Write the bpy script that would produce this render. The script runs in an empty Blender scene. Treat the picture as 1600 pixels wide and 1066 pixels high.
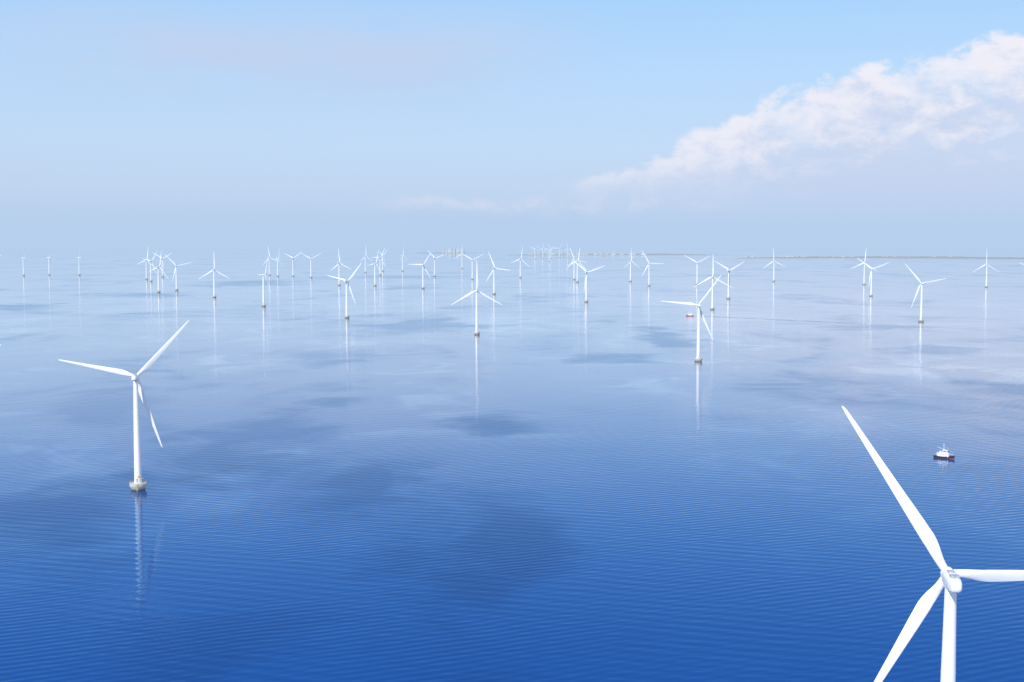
import bpy, bmesh, math, random
from mathutils import Vector, Matrix, Euler
random.seed(7)
scene = bpy.context.scene
scene.view_settings.view_transform = 'Standard'
scene.view_settings.look = 'None'
scene.view_settings.exposure = 0
H = 153.0; R = 3.4e6; F = 2000.0; HOR = 367.0
pitch = math.atan((533-HOR)/F)

# ---------------- camera
cd = bpy.data.cameras.new("camera"); cam = bpy.data.objects.new("camera", cd)
scene.collection.objects.link(cam); scene.camera = cam
cd.sensor_width = 36; cd.lens = 36*F/1600; cd.clip_start = 1; cd.clip_end = 200000
cam.location = (0, 0, H); cam.rotation_euler = (math.radians(90)-pitch, 0, 0)

def sea_z(x, y): return -(x*x+y*y)/(2*R)
def ground(u, v):
    a = (u-800)/F; b = (533-v)/F
    d = Vector((a, math.cos(pitch)+b*math.sin(pitch), -math.sin(pitch)+b*math.cos(pitch)))
    h = math.hypot(d.x, d.y); s = -d.z/h
    disc = max(s*s-2*H/R, 0)
    L = R*(s-math.sqrt(disc))
    return (d.x/h*L, d.y/h*L)

# ---------------- node helpers
def mat(name):
    m = bpy.data.materials.new(name); m.use_nodes = True
    m.node_tree.nodes.clear(); return m, m.node_tree
class NT:
    def __init__(s, t): s.t = t
    def n(s, typ, **kw):
        nd = s.t.nodes.new(typ)
        for k, v in kw.items(): setattr(nd, k, v)
        return nd
    def put(s, sock, v):
        if v is None: return
        if isinstance(v, bpy.types.NodeSocket): s.t.links.new(v, sock)
        else: sock.default_value = v
    def math(s, op, a, b=None, c=None, clamp=False):
        nd = s.n('ShaderNodeMath', operation=op); nd.use_clamp = clamp
        s.put(nd.inputs[0], a); s.put(nd.inputs[1], b)
        if c is not None: s.put(nd.inputs[2], c)
        return nd.outputs[0]
    def noise(s, vec, scale, detail=3, rough=.5, dist=0.0, out='Fac'):
        nd = s.n('ShaderNodeTexNoise'); s.put(nd.inputs['Vector'], vec)
        nd.inputs['Scale'].default_value = scale; nd.inputs['Detail'].default_value = detail
        nd.inputs['Roughness'].default_value = rough; nd.inputs['Distortion'].default_value = dist
        return nd.outputs[out]
    def smooth(s, v, a, b, lo=0.0, hi=1.0):
        nd = s.n('ShaderNodeMapRange', interpolation_type='SMOOTHSTEP')
        s.put(nd.inputs['Value'], v); s.put(nd.inputs['From Min'], a); s.put(nd.inputs['From Max'], b)
        s.put(nd.inputs['To Min'], lo); s.put(nd.inputs['To Max'], hi); return nd.outputs['Result']
    def mix(s, f, a, b, mode='MIX'):
        nd = s.n('ShaderNodeMix', data_type='RGBA', blend_type=mode)
        s.put(nd.inputs[0], f); s.put(nd.inputs[6], a); s.put(nd.inputs[7], b); return nd.outputs[2]
    def mapping(s, vec, loc=(0,0,0), rot=(0,0,0), scl=(1,1,1)):
        nd = s.n('ShaderNodeMapping'); s.put(nd.inputs[0], vec)
        nd.inputs[1].default_value = loc; nd.inputs[2].default_value = rot; nd.inputs[3].default_value = scl
        return nd.outputs[0]
    def vmath(s, op, a, b=None, out=0):
        nd = s.n('ShaderNodeVectorMath', operation=op); s.put(nd.inputs[0], a); s.put(nd.inputs[1], b)
        return nd.outputs[out]
    def ramp(s, v, pts, interp='LINEAR'):
        nd = s.n('ShaderNodeValToRGB'); s.put(nd.inputs[0], v); cr = nd.color_ramp; cr.interpolation = interp
        while len(cr.elements) > 1: cr.elements.remove(cr.elements[-1])
        cr.elements[0].position = pts[0][0]; cr.elements[0].color = (*pts[0][1], 1)
        for p, c in pts[1:]:
            e = cr.elements.new(p); e.color = (*c, 1)
        return nd.outputs[0]

def paint(name, col, rough=.4, var=.06, scale=.6, metallic=0):
    m, t = mat(name); N = NT(t)
    tc = N.n('ShaderNodeTexCoord'); nz = N.noise(tc.outputs['Object'], scale, 5, .6)
    f = N.smooth(nz, .35, .7)
    c = N.mix(f, (*[x*(1-var) for x in col], 1), (*col, 1))
    p = N.n('ShaderNodeBsdfPrincipled'); N.put(p.inputs['Base Color'], c)
    p.inputs['Roughness'].default_value = rough; p.inputs['Metallic'].default_value = metallic
    o = N.n('ShaderNodeOutputMaterial'); t.links.new(p.outputs[0], o.inputs[0]); return m

M_white = paint("turbine_white_paint", (.84,.84,.83), .35, .05, .15)
M_grey = paint("vent_grey", (.42,.45,.47), .6, .2, 1.0)
M_yellow = paint("safety_yellow", (.75,.5,.05), .5, .1)
M_navy = paint("navy_hull_paint", (.012,.018,.04), .35, .2)
M_red = paint("red_hull_paint", (.5,.06,.04), .4, .2)
M_cabin = paint("cabin_white_paint", (.8,.8,.78), .4, .08)
M_glass = paint("window_glass", (.02,.03,.04), .08, 0)
M_deck = paint("deck_paint", (.28,.16,.1), .7, .2)
M_land = paint("coast_vegetation", (.25,.27,.2), .9, .4, .004)
M_sand = paint("coast_sand", (.5,.46,.37), .9, .3, .006)
M_town = paint("town_plaster", (.62,.6,.57), .8, .3, .01)
M_conc, t = mat("foundation_concrete"); N = NT(t)
tc = N.n('ShaderNodeTexCoord'); sx = N.n('ShaderNodeSeparateXYZ'); t.links.new(tc.outputs['Object'], sx.inputs[0])
nz = N.noise(tc.outputs['Object'], .9, 6, .65)
streak = N.noise(N.mapping(tc.outputs['Object'], scl=(2.5,2.5,.15)), 1.0, 4, .6)
zz = N.math('ADD', sx.outputs[2], N.math('MULTIPLY', nz, 1.2))
c1 = N.mix(streak, (.36,.35,.32,1), (.62,.61,.58,1))
c2 = N.mix(N.smooth(zz, .9, 1.9), (.07,.075,.05,1), c1)
p = N.n('ShaderNodeBsdfPrincipled'); N.put(p.inputs['Base Color'], c2); p.inputs['Roughness'].default_value = .85
o = N.n('ShaderNodeOutputMaterial'); t.links.new(p.outputs[0], o.inputs[0])

# ---------------- mesh helpers
def newmesh(name, bm, mats, smooth=True):
    me = bpy.data.meshes.new(name)
    bmesh.ops.recalc_face_normals(bm, faces=bm.faces[:])
    bm.to_mesh(me); bm.free()
    for m in mats: me.materials.append(m)
    if smooth:
        me.shade_smooth()
        try: me.set_sharp_from_angle(angle=math.radians(40))
        except Exception: pass
    return me
def lathe(bm, prof, seg=32, axis='Z', mi=0, cap=True):
    rings = []
    for r, h in prof:
        ring = []
        for i in range(seg):
            a = 2*math.pi*i/seg
            x, y = r*math.cos(a), r*math.sin(a)
            ring.append(bm.verts.new((x, y, h) if axis == 'Z' else (x, h, y)))
        rings.append(ring)
    for a, b in zip(rings, rings[1:]):
        for i in range(seg):
            f = bm.faces.new((a[i], a[(i+1)%seg], b[(i+1)%seg], b[i])); f.material_index = mi
    if cap:
        for r in (rings[0], rings[-1]):
            f = bm.faces.new(r); f.material_index = mi
def box(bm, c, s, mi=0, rot=None, bev=0):
    M = Matrix.Translation(c) @ (rot.to_4x4() if rot else Matrix.Identity(4)) @ Matrix.Diagonal((*s, 1))
    r = bmesh.ops.create_cube(bm, size=1, matrix=M)
    fs = set(f for v in r['verts'] for f in v.link_faces)
    for f in fs: f.material_index = mi
    if bev:
        es = list(set(e for f in fs for e in f.edges))
        rr = bmesh.ops.bevel(bm, geom=es, offset=bev, segments=2, affect='EDGES')
        for f in rr['faces']: f.material_index = mi
def rod(bm, a, b, r, mi=0, seg=6):
    a = Vector(a); b = Vector(b); d = b-a
    q = d.to_track_quat('Z', 'Y')
    M = Matrix.Translation((a+b)/2) @ q.to_matrix().to_4x4()
    rr = bmesh.ops.create_cone(bm, cap_ends=True, segments=seg, radius1=r, radius2=r, depth=d.length, matrix=M)
    for f in set(f for v in rr['verts'] for f in v.link_faces): f.material_index = mi

bm = bmesh.new()
lathe(bm, [(4.1,-6),(4.1,.6),(4.25,1.0),(5.0,2.2),(5.05,2.3),(5.05,3.9),(4.9,4.05),(2.6,4.05)], 48)
me_found = newmesh("foundation", bm, [M_conc])
bm = bmesh.new()
lathe(bm, [(2.35,4.06),(2.35,4.35),(2.15,4.4),(1.95,25),(1.97,25.02),(1.97,25.25),(1.95,25.27),(1.66,46),(1.68,46.02),(1.68,46.25),(1.66,46.27),(1.3,66.2)], 40)
me_tower = newmesh("tower", bm, [M_white])
bm = bmesh.new()
n = 24
for i in range(n):
    a = 2*math.pi*i/n; a2 = 2*math.pi*(i+1)/n
    p0 = (4.75*math.cos(a), 4.75*math.sin(a)); p1 = (4.75*math.cos(a2), 4.75*math.sin(a2))
    rod(bm, (*p0,4.0), (*p0,5.15), .045, 0, 5)
    rod(bm, (*p0,5.15), (*p1,5.15), .045, 0, 5); rod(bm, (*p0,4.6), (*p1,4.6), .035, 0, 5)
for s in (-.35, .35): rod(bm, (s+1.0,-5.25,-1), (s+1.0,-5.25,5.1), .08, 0, 6)
for k in range(14): rod(bm, (.65,-5.25,-.4+k*.4), (1.35,-5.25,-.4+k*.4), .04, 0, 5)
rod(bm, (2.9,-2.9,4.0), (2.9,-2.9,7.2), .16, 0, 8); rod(bm, (2.9,-2.9,7.1), (4.6,-4.3,7.9), .13, 0, 8)
box(bm, (0,-2.18,6.0), (1.0,.25,2.2), 1, None, .04)
box(bm, (.9,-1.95,8.4), (1.3,.5,1.0), 0, Euler((0,0,.35)).to_matrix(), .05)
me_acc = newmesh("access_fittings", bm, [M_yellow, M_grey], False)
bm = bmesh.new()
secs = [(-7.2,.55,.6,.15),(-7.0,1.05,1.1,.08),(-6.3,1.4,1.5,.0),(-4,1.6,1.7,0),(0,1.7,1.8,0),(2.2,1.7,1.8,0),(3.0,1.55,1.6,0),(3.3,1.35,1.4,0)]
rings = []
for y, w, h, dz in secs:
    ring = []
    for i in range(32):
        a = 2*math.pi*i/32; c, s = math.cos(a), math.sin(a); e = .68
        ring.append(bm.verts.new((w*math.copysign(abs(c)**e, c), y, 68+dz+h*math.copysign(abs(s)**e, s))))
    rings.append(ring)
for a, b in zip(rings, rings[1:]):
    for i in range(32): bm.faces.new((a[i], a[(i+1)%32], b[(i+1)%32], b[i]))
bm.faces.new(rings[0]); bm.faces.new(rings[-1])
box(bm, (0,-3.9,69.85), (1.9,2.0,.55), 1, None, .08)
box(bm, (0,.2,69.9), (1.5,1.6,.3), 1, None, .05)
box(bm, (0,-6.0,69.55), (1.3,1.2,.5), 0, None, .08)
rod(bm, (-.6,-6.2,69.5), (-.6,-6.2,71.6), .05, 1); rod(bm, (.6,-6.2,69.5), (.6,-6.2,71.3), .05, 1)
rod(bm, (-.9,-6.2,71.5), (-.3,-6.2,71.5), .05, 1)
for s in (-1.0, 1.0): rod(bm, (s,-5.0,70.2), (s,1.6,70.3), .04, 1)
lathe(bm, [(1.42,66.15),(1.5,66.5),(1.5,66.9)], 24)
me_nac = newmesh("nacelle", bm, [M_white, M_grey])
bm = bmesh.new()
lathe(bm, [(1.35,-1.4),(1.5,-1.2),(1.6,-.3),(1.55,.6),(1.3,1.4),(.85,2.0),(.35,2.3),(.05,2.38)], 28, 'Y')
def chord(r):
    pts = [(0,1.9),(1.6,1.9),(3.5,2.1),(6.5,2.8),(9.5,3.2),(14,2.95),(22,2.35),(32,1.65),(41,1.1),(45,.75),(46.2,.4),(46.5,.12)]
    for (a, ca), (b, cb) in zip(pts, pts[1:]):
        if r <= b: return ca+(cb-ca)*(r-a)/(b-a)
    return .1
for k in range(3):
    Rk = Matrix.Rotation(math.radians(120*k), 4, 'Y')
    rings = []
    for r in [.6,1.6,2.6,3.5,5,6.5,8,9.5,11.5,14,18,22,27,32,36.5,41,43.5,45,45.8,46.3,46.5]:
        c = chord(r); bl = min(1, max(0, (r-2)/6.5)); bl = bl*bl*(3-2*bl)
        th = 1.9*(1-bl)+c*(.34-.2*min(1, r/35))*bl
        tw = math.radians(14*(1-min(1, r/30))*bl+2)
        ring = []
        M_ = 18
        for i in range(M_):
            a = 2*math.pi*i/M_
            cx, cy = math.cos(a), math.sin(a)
            x0, y0 = .5*c*cx, .5*th*cy
            xx = .5*(1+cx)
            t_ = 2.6*(math.sqrt(max(xx,0))*.55*(1-xx)+.12*(1-xx)*xx)
            x1 = (xx-.3)*c
            y1 = th*.5*(1 if cy >= 0 else -.75)*min(1, t_*1.15)*(1 if abs(cy) > 1e-6 else 0)
            x = x0*(1-bl)+x1*bl; y = y0*(1-bl)+y1*bl
            X = x*math.cos(tw)-y*math.sin(tw); Y = x*math.sin(tw)+y*math.cos(tw)
            Y += .9*(r/46.5)**2
            ring.append(bm.verts.new(Rk @ Vector((X, Y, r))))
        rings.append(ring)
    for a, b in zip(rings, rings[1:]):
        for i in range(M_): bm.faces.new((a[i], a[(i+1)%M_], b[(i+1)%M_], b[i]))
    bm.faces.new(rings[-1])
me_rotor = newmesh("rotor", bm, [M_white])

def link(name, data=None, parent=None):
    ob = bpy.data.objects.new(name, data); scene.collection.objects.link(ob)
    if parent: ob.parent = parent
    return ob
def turbine(x, y, phase, yaw=-5, sc=1.0):
    e = link("wind_turbine"); e.location = (x, y, sea_z(x, y)); e.empty_display_size = 5
    e.scale = (sc, sc, sc)
    link("foundation", me_found, e); link("tower", me_tower, e); link("access_fittings", me_acc, e)
    nac = link("nacelle", me_nac, e); nac.rotation_euler = (0, 0, math.radians(-yaw))
    rt = link("rotor", me_rotor, e)
    yr = math.radians(-yaw)
    rt.rotation_mode = 'QUATERNION'
    q = (Matrix.Rotation(yr, 4, 'Z') @ Matrix.Rotation(math.radians(4), 4, 'X') @ Matrix.Rotation(math.radians(90-phase), 4, 'Y')).to_quaternion()
    rt.rotation_quaternion = q
    rt.location = (-math.sin(yr)*4.6, math.cos(yr)*4.6, 68.2)
T = [ # surveyed by bearing and depression, phase, yaw
(216,765,47,-8),(1473,1350,122.5,9,1.04),(1091,565,54,0),(745,523,90,0),(1439,503,131,0),(1113,484,90,10),
(542,497,48,25),(916,472,20,20),(412,479,62,58),(335,465,90,0),(276,454,14,-5),
(229,437,80,20),(236,440,50,30),(248,457,75,35),(254,433,30,10),(37,431,92,70),(77,430,90,75),(124,430,88,70),
(421,430,100,20),(434,432,70,60),(458,432,35,20),(486,434,30,0),(530,446,95,25),(571,426,90,40),(586,447,70,45),(594,430,60,30),(598,424,40,50),
(629,424,90,60),(661,451,58,10),(679,432,20,30),(722,420,90,0),(738,437,28,5),(772,460,113,25),(813,434,80,30),
(897,437,110,10),(902,441,80,35),(985,440,90,55),(1014,447,120,10),(1089,445,30,10),(1138,467,150,35),(1209,440,95,0),
(1350,445,85,20),(1361,463,22,15),(1541,449,91,0),(1618,464,158,0),(-92,680,1,0),(-14,428,10,0),
(836,405,40,0),(848,404,80,0),(861,404,10,0),(874,403,60,0),(887,403,100,0),(858,409,35,0)]
for q in T:
    x, y = ground(q[0], q[1]); turbine(x, y, *q[2:])

# ---------------- sea
SEG = 288; radii = [0]; r = 15.
while r < 46000: radii.append(r); r *= 1.05
bm = bmesh.new(); c0 = bm.verts.new((0,0,0)); prev = None
for r in radii[1:]:
    ring = [bm.verts.new((r*math.cos(2*math.pi*i/SEG), r*math.sin(2*math.pi*i/SEG), -r*r/(2*R))) for i in range(SEG)]
    for i in range(SEG):
        j = (i+1) % SEG
        if prev is None: bm.faces.new((c0, ring[i], ring[j]))
        else: bm.faces.new((prev[i], ring[i], ring[j], prev[j]))
    prev = ring
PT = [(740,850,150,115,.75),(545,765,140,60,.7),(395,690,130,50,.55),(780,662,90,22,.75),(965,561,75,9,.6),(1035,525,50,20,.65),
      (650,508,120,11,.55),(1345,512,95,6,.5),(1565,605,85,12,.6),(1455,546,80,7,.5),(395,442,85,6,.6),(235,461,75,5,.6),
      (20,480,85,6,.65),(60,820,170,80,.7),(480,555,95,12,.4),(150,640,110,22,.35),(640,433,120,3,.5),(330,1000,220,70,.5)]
def water_material(name, wake=False):
    m, t = mat(name); N = NT(t)
    tc0 = N.n('ShaderNodeTexCoord'); tc = tc0.outputs['Object']
    slick = 0.0
    if wake: P = 1.0
    else:
        p1 = N.noise(N.mapping(tc, scl=(1,.6,1)), .0042, 4, .55, .9)
        p2 = N.noise(N.mapping(tc, loc=(300,120,0)), .011, 2, .5, 1.2)
        P = N.math('MULTIPLY', N.smooth(p1, .5, .7, 0, .6), N.smooth(p2, .3, .65))
        slick = N.math('MULTIPLY', N.smooth(p1, .5, .34), N.smooth(p2, .42, .58))
        dn = N.vmath('SUBTRACT', N.noise(tc, .009, 5, .62, .6, 'Color'), (.5,.5,.5))
        dn = N.vmath('MULTIPLY', dn, (3.4,3.4,0))
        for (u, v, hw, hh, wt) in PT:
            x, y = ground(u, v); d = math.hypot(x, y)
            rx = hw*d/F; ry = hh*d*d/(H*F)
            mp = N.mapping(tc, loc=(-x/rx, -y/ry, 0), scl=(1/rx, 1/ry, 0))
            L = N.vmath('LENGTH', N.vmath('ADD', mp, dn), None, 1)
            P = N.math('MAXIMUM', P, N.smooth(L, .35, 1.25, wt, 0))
    def wave(deg, wl, dist, dsc):
        w = N.n('ShaderNodeTexWave', wave_type='BANDS', bands_direction='Y', wave_profile='SIN')
        N.put(w.inputs['Vector'], N.mapping(tc, rot=(0,0,math.radians(deg))))
        w.inputs['Scale'].default_value = 2*math.pi/20/wl; w.inputs['Distortion'].default_value = dist
        w.inputs['Detail'].default_value = 2; w.inputs['Detail Scale'].default_value = dsc; return w.outputs['Fac']
    w1 = wave(-24, 5.0, 6.0, .22); w2 = wave(16, 8.5, 5.5, .2)
    n1 = N.noise(N.mapping(tc, rot=(0,0,.15), scl=(.45,1,1)), .6, 3, .6)
    n3 = N.noise(N.mapping(tc, rot=(0,0,-.3), scl=(.28,1,1)), .26, 2, .5)
    mk = N.noise(tc, .008, 3)
    wm = N.smooth(mk, .38, .62, .15, 1.0); wm2 = N.smooth(mk, .4, .6, 1.0, .25)
    h = N.math('ADD', N.math('MULTIPLY', N.math('MULTIPLY', w1, wm), .055), N.math('MULTIPLY', N.math('MULTIPLY', w2, wm2), .045))
    h = N.math('ADD', h, N.math('MULTIPLY', n1, .032)); h = N.math('ADD', h, N.math('MULTIPLY', n3, .09))
    b = N.n('ShaderNodeBump'); b.inputs['Strength'].default_value = 1; b.inputs['Distance'].default_value = 1
    N.put(b.inputs['Height'], h)
    body = N.n('ShaderNodeBsdfDiffuse')
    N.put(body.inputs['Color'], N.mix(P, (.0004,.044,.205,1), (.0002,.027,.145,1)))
    gl = N.n('ShaderNodeBsdfGlossy'); gl.distribution = 'GGX'
    N.put(gl.inputs['Roughness'], N.math('ADD', .015, N.math('MULTIPLY', P, .07)))
    N.put(gl.inputs['Normal'], b.outputs[0])
    fr = N.n('ShaderNodeFresnel'); fr.inputs['IOR'].default_value = 1.33; N.put(fr.inputs['Normal'], b.outputs[0])
    gc = N.mix(N.smooth(fr.outputs[0], .05, .5), (.12,.6,1,1), (1,1,1,1))
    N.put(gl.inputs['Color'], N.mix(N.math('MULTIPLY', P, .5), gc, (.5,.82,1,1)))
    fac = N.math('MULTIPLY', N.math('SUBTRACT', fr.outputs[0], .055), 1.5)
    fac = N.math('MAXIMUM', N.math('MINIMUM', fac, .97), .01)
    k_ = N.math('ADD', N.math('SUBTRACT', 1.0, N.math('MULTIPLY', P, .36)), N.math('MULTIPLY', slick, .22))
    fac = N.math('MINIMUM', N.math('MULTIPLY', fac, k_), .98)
    ms = N.n('ShaderNodeMixShader'); N.put(ms.inputs[0], fac)
    t.links.new(body.outputs[0], ms.inputs[1]); t.links.new(gl.outputs[0], ms.inputs[2])
    out = ms.outputs[0]
    if wake:
        sx = N.n('ShaderNodeSeparateXYZ'); t.links.new(tc0.outputs['UV'], sx.inputs[0])
        e = N.smooth(N.math('ABSOLUTE', N.math('SUBTRACT', sx.outputs[1], .5)), .1, .5, 1, 0)
        e = N.math('MULTIPLY', e, N.smooth(sx.outputs[0], 0, 1, .9, 0))
        e = N.math('MULTIPLY', e, N.smooth(N.noise(tc, .03, 4, .6), .35, .65, .2, .8))
        tr = N.n('ShaderNodeBsdfTransparent'); m2 = N.n('ShaderNodeMixShader'); N.put(m2.inputs[0], e)
        t.links.new(tr.outputs[0], m2.inputs[1]); t.links.new(out, m2.inputs[2]); out = m2.outputs[0]
    o = N.n('ShaderNodeOutputMaterial')
    t.links.new(out, o.inputs[0]); return m
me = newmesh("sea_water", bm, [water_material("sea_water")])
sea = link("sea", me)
M_wake = water_material("wake_water", True)
def wake(pts, w0, w1):
    P3 = [Vector((*ground(u, v), 0)) for u, v in pts]
    dense = []
    for a, b in zip(P3, P3[1:]):
        for k in range(12): dense.append(a.lerp(b, k/12))
    dense.append(P3[-1]); n = len(dense)
    bm = bmesh.new(); uvl = bm.loops.layers.uv.new("UVMap"); rows = []
    for i, q in enumerate(dense):
        tg = (dense[min(i+1, n-1)]-dense[max(i-1, 0)]).normalized(); nn = Vector((-tg.y, tg.x, 0))
        wd = w0+(w1-w0)*i/(n-1)
        row = []
        for s in (-1, -.5, 0, .5, 1):
            r = q+nn*s*wd/2; row.append(bm.verts.new((r.x, r.y, sea_z(r.x, r.y)+.12)))
        rows.append(row)
    for i in range(n-1):
        for k in range(4):
            f = bm.faces.new((rows[i][k], rows[i+1][k], rows[i+1][k+1], rows[i][k+1]))
            for lp, (uu, vv) in zip(f.loops, [(i,k),(i+1,k),(i+1,k+1),(i,k+1)]): lp[uvl].uv = (uu/(n-1), vv/4)
    link("boat_wake", newmesh("boat_wake", bm, [M_wake]))
wake([(1086,494),(1200,499),(1320,505),(1450,512),(1640,519)], 12, 80)

# ---------------- boats
def make_boat(x, y, head, hullmat, L=13.0):
    e = link("fishing_boat"); e.location = (x, y, sea_z(x, y)); e.rotation_euler = (0, 0, math.radians(head))
    bm = bmesh.new(); rings = []
    for i in range(15):
        s = i/14; X = (s-.5)*L
        w = 2.15*(1-max(0, (s-.45)/.55)**2.4)*(.86+.14*min(1, s*5)); w = max(w, .06)
        top = 1.35+.25*(1-s)**3+1.25*max(0, s-.45)**1.6*2; keel = -.8
        ring = []
        for (fy, fz) in [(-1,1.0),(-.99,.93),(-.95,.55),(-.86,.42),(-.55,0),(0,-.12),(.55,0),(.86,.42),(.95,.55),(.99,.93),(1,1.0)]:
            z = keel+(top-keel)*fz if fz > 0 else keel+fz
            xo = X+(.9*max(0, fz-.3) if s > .9 else 0)
            ring.append(bm.verts.new((xo, w*fy*(1 if s < .6 else .72+.28*fz), z)))
        rings.append(ring)
    for a, b in zip(rings, rings[1:]):
        for k in range(10):
            f = bm.faces.new((a[k], a[k+1], b[k+1], b[k])); f.material_index = 1 if 3 <= k <= 6 else 0
    bm.faces.new(rings[0]); bm.faces.new(rings[-1])
    for a, b in zip(rings, rings[1:]):
        va = [bm.verts.new(a[1].co+Vector((0,.02,-.3))), bm.verts.new(a[9].co+Vector((0,-.02,-.3)))]
        vb = [bm.verts.new(b[1].co+Vector((0,.02,-.3))), bm.verts.new(b[9].co+Vector((0,-.02,-.3)))]
        f = bm.faces.new((va[0], va[1], vb[1], vb[0])); f.material_index = 2
    me = newmesh("hull", bm, [hullmat, M_red, M_deck]); link("hull", me, e)
    bm = bmesh.new()
    box(bm, (-.4,0,2.3), (7.6,3.5,2.5), 0, None, .15)
    box(bm, (.9,0,4.5), (3.4,2.9,2.1), 0, None, .18)
    box(bm, (.9,0,5.65), (3.7,3.2,.16), 0, None, .04)
    box(bm, (2.61,0,4.8), (.06,2.2,.75), 1)
    for s in (-1,1): box(bm, (.9,s*1.46,4.8), (2.4,.06,.6), 1)
    for s in (-1,1):
        for k in (-2.6,-1.2,.2,1.4,2.4): box(bm, (k,s*1.76,2.8), (.45,.05,.35), 1)
    box(bm, (-2.4,0,4.1), (1.2,1.1,1.4), 0, None, .1)
    link("wheelhouse", newmesh("wheelhouse", bm, [M_cabin, M_glass], False), e)
    bm = bmesh.new()
    rod(bm, (-.1,0,5.3), (-.3,0,10.4), .14, 0, 8); rod(bm, (-.3,-1,8.4), (-.3,1,8.4), .07); rod(bm, (-.2,0,6.2), (-4.6,0,7.2), .09, 0, 8)
    rod(bm, (-.3,0,9.6), (L*.5,0,3.0), .03); rod(bm, (-.3,0,9.6), (-L*.48,0,1.8), .03)
    rod(bm, (-4.8,-1,1.2), (-4.8,-1,3.8), .1); rod(bm, (-4.8,1,1.2), (-4.8,1,3.8), .1); rod(bm, (-4.8,-1,3.8), (-4.8,1,3.8), .1)
    box(bm, (.9,0,6.0), (.3,1.6,.18), 0)
    link("mast_and_rigging", newmesh("mast_and_rigging", bm, [M_cabin], False), e)
    bm = bmesh.new()
    for s in (-1,1):
        pts = [(-6,1.75),(-4,1.95),(-2,2.0),(0,2.0),(2,1.9),(4,1.45),(5.6,.7),(6.3,.1)]
        hs = [2.5,2.4,2.35,2.35,2.5,2.8,3.2,3.4]
        for (a, b), (ha, hb) in zip(zip(pts, pts[1:]), zip(hs, hs[1:])):
            rod(bm, (a[0],s*a[1],ha), (b[0],s*b[1],hb), .05); rod(bm, (a[0],s*a[1],ha-1), (a[0],s*a[1],ha), .04)
    link("railing", newmesh("railing", bm, [M_cabin], False), e)
    return e
x, y = ground(1475, 716); make_boat(x, y, -35, M_navy, 13.5)
x, y = ground(1078, 494); make_boat(x, y, 165, M_red, 14)

# ---------------- distant coast and town
def coast(u0, u1, v, wid, hgt, name, mm, step=6):
    bm = bmesh.new(); rows = []
    n = int((u1-u0)/step)
    for i in range(n+1):
        u = u0+(u1-u0)*i/n; k = i/n
        x, y = ground(u, v); d = math.hypot(x, y); ux, uy = x/d, y/d
        env = min(1, k*5, (1-k)*5)
        jit = math.sin(i*.37)*.25+math.sin(i*.11+2)*.4+random.uniform(-.2,.2)
        wd = wid*(.2+.8*env)*(1+.4*jit); hh = hgt*env*(.75+.35*jit+random.uniform(-.15,.25)); sh = wid*.25*math.sin(i*.05)
        row = []
        for (o, z) in [(-.5,-2.0),(-.45,hh*.12+.2),(-.1,hh*.2+.3),(-.05,hh*.9+.3),(0,hh*1.1+.3),(.4,hh*.8),(.5,-2.0)]:
            dd = d+sh+o*wd; row.append(bm.verts.new((ux*dd, uy*dd, -(dd*dd)/(2*R)+z)))
        rows.append(row)
    for a, b in zip(rows, rows[1:]):
        for k in range(6):
            f = bm.faces.new((a[k], b[k], b[k+1], a[k+1])); f.material_index = 0 if k < 2 else 1
    link(name, newmesh(name, bm, mm, False))
coast(1150, 1750, 404, 1500, 3, "coastline", [M_sand, M_land])
coast(790, 1120, 399, 1500, 3.5, "coastline", [M_sand, M_land])
coast(640, 760, 396, 900, 3, "coastline", [M_sand, M_land])
bm = bmesh.new()
for (ua, ub, v, cnt, hm) in [(820,1010,398.6,50,15),(690,725,395.5,12,40),(1160,1500,402,24,7)]:
    for i in range(cnt):
        x, y = ground(random.uniform(ua, ub), v)
        hh = hm*random.uniform(.35,1.0); z0 = sea_z(x, y)
        w_, l_ = random.uniform(12,40), random.uniform(12,30)
        rt_ = Euler((0,0,random.uniform(0,3))).to_matrix()
        box(bm, (x, y, z0+hh/2+1), (w_, l_, hh), 0, rt_)
        box(bm, (x, y, z0+hh+2.0), (w_*.5, l_*.5, 2.0), 0, rt_)
for u, hh in [(835,55),(902,75),(960,45)]:
    x, y = ground(u, 398.5); rod(bm, (x,y,sea_z(x,y)), (x,y,sea_z(x,y)+hh), 4, 0, 10)
link("distant_town", newmesh("distant_town", bm, [M_town], False))

# ---------------- haze
bm = bmesh.new(); box(bm, (0,0,-100), (120000,120000,1200))
m, t = mat("sea_haze"); N = NT(t)
sig = 1/16500
ab = N.n('ShaderNodeVolumeAbsorption'); ab.inputs['Color'].default_value = (0,0,0,1); ab.inputs['Density'].default_value = sig
em = N.n('ShaderNodeEmission'); em.inputs[0].default_value = (.47,.63,.86,1); em.inputs[1].default_value = sig  # volume's own glow stands in for daylight scattered by the haze
ad = N.n('ShaderNodeAddShader'); t.links.new(ab.outputs[0], ad.inputs[0]); t.links.new(em.outputs[0], ad.inputs[1])
o = N.n('ShaderNodeOutputMaterial'); t.links.new(ad.outputs[0], o.inputs['Volume'])
link("haze", newmesh("haze", bm, [m], False))

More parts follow.
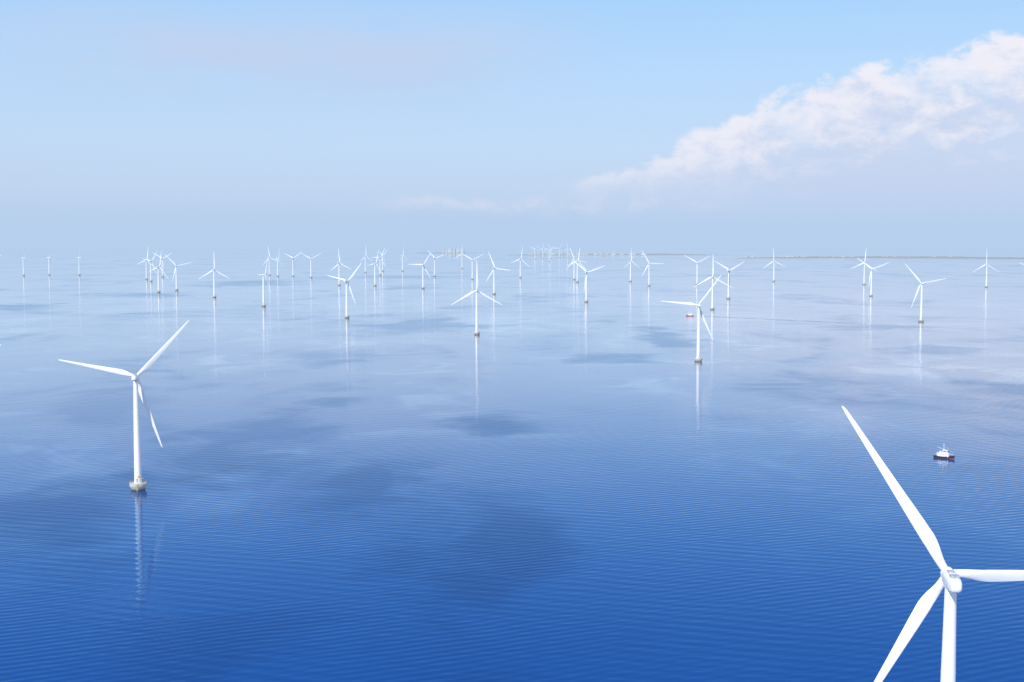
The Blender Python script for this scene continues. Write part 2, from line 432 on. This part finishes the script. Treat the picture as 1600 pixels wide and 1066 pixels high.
# ---------------- world
SUN_EL = 38; SUN_AZ = 212
w = bpy.data.worlds.new("World"); scene.world = w; w.use_nodes = True
t = w.node_tree; t.nodes.clear(); N = NT(t)
sky = N.n('ShaderNodeTexSky'); sky.sky_type = 'NISHITA'; sky.sun_disc = False
sky.sun_elevation = math.radians(SUN_EL); sky.sun_rotation = math.radians(SUN_AZ)
sky.air_density = 1.0; sky.dust_density = .4; sky.ozone_density = 2.5
g = N.n('ShaderNodeTexCoord').outputs['Generated']
s3 = N.n('ShaderNodeSeparateXYZ'); t.links.new(g, s3.inputs[0]); X, Y, Z = s3.outputs
az = N.math('ARCTAN2', X, Y)
def S(r_, g_, b_): 
    f = lambda c: ((c/255+.055)/1.055)**2.4 if c > 10 else c/255/12.92
    return (f(r_), f(g_), f(b_))
def S10(*c): return (*[10*q for q in S(*c)], 1)
ramp = N.ramp(Z, [(0,S(178,204,235)),(.012,S(185,208,238)),(.035,S(198,217,243)),(.07,S(196,221,250)),(.12,S(186,221,255)),(.18,S(168,213,255)),(.35,(.18,.46,.92)),(1,(.04,.18,.6))])
ramp10 = N.mix(1.0, ramp, (10.2,10.2,10.4,1), 'MULTIPLY')
base = N.mix(.86, sky.outputs[0], ramp10)
dv = N.n('ShaderNodeCombineXYZ'); N.put(dv.inputs[0], az); N.put(dv.inputs[1], N.math('MULTIPLY', Z, 1.6)); dv = dv.outputs[0]
nb = N.noise(dv, 13, 6, .6, .2); nb2 = N.noise(N.mapping(dv, loc=(3,1,0)), 38, 5, .62, .25)
fc = N.n('ShaderNodeFloatCurve'); N.put(fc.inputs[1], N.math('ADD', az, .2))
cv = fc.mapping.curves[0]
for i, (a, b) in enumerate([(0,.0),(.22,.030),(.26,.048),(.35,.082),(.45,.122),(.56,.142),(.75,.155),(1,.08)]):
    if i == 0: cv.points[0].location = (a, b)
    elif i == 7: cv.points[1].location = (a, b)
    else: cv.points.new(a, b)
fc.mapping.update()
top = N.math('ADD', fc.outputs[0], N.math('MULTIPLY', N.math('SUBTRACT', nb, .5), .05))
top = N.math('ADD', top, N.math('MULTIPLY', N.math('SUBTRACT', nb2, .5), .036))
dt = N.math('SUBTRACT', top, Z)
inside = N.smooth(dt, 0.0, .012)
botl = N.math('ADD', .022, N.math('MULTIPLY', N.math('SUBTRACT', nb, .5), .05))
bot = N.smooth(N.math('SUBTRACT', Z, botl), -.004, .03)
azm = N.smooth(az, .02, .07)
cm = N.math('MULTIPLY', N.math('MULTIPLY', inside, bot), azm)
dens = N.smooth(N.math('ADD', nb, N.math('MULTIPLY', nb2, .6)), .55, .9, .6, 1.0)
cm = N.math('MULTIPLY', cm, dens)
rim = N.smooth(N.math('ADD', dt, N.math('MULTIPLY', N.math('SUBTRACT', nb2, .5), -.24)), .0, .085)
ccol = N.mix(rim, S10(248,244,251), S10(208,217,241))
c1 = N.mix(cm, base, ccol)
ll = N.math('MULTIPLY', N.smooth(az, -.02, .2), N.math('MULTIPLY', N.smooth(Z, .0, .02), N.smooth(Z, .035, .06, 1, 0)))
c1 = N.mix(N.math('MULTIPLY', ll, .55), c1, S10(204,213,239))
el2 = N.smooth(N.math('ABSOLUTE', N.math('SUBTRACT', Z, N.math('ADD', .023, N.math('MULTIPLY', N.math('SUBTRACT', nb, .5), .03)))), 0, .009, 1, 0)
lm = N.math('MULTIPLY', el2, N.math('MULTIPLY', N.smooth(az, -.13, -.05), N.smooth(az, .08, .2, 1, 0)))
lm = N.math('MULTIPLY', lm, N.smooth(nb2, .4, .62, .15, 1))
c2 = N.mix(lm, c1, S10(232,229,243))
veil = N.noise(N.mapping(dv, loc=(.4,.2,0), scl=(1,3,1)), 5, 6, .55, .3)
vm = N.math('MULTIPLY', N.smooth(N.math('ABSOLUTE', N.math('SUBTRACT', Z, .135)), .0, .055, 1, 0), N.smooth(N.math('ABSOLUTE', N.math('SUBTRACT', az, -.17)), .08, .28, 1, 0))
vm = N.math('MULTIPLY', vm, N.smooth(veil, .25, .55, .1, .9))
c3 = N.mix(vm, c2, S10(194,211,240))
bg = N.n('ShaderNodeBackground'); N.put(bg.inputs[0], c3); bg.inputs[1].default_value = .1
o = N.n('ShaderNodeOutputWorld'); t.links.new(bg.outputs[0], o.inputs[0])

# ---------------- sun
ld = bpy.data.lights.new("sun", 'SUN'); ld.energy = 4.8; ld.angle = math.radians(.5); ld.color = (1,.97,.92)
so = link("sun", ld)
a = math.radians(SUN_AZ); e_ = math.radians(SUN_EL)
d = Vector((math.sin(a)*math.cos(e_), math.cos(a)*math.cos(e_), math.sin(e_)))
so.rotation_euler = (-d).to_track_quat('-Z', 'Y').to_euler(); so.location = (0,0,500)
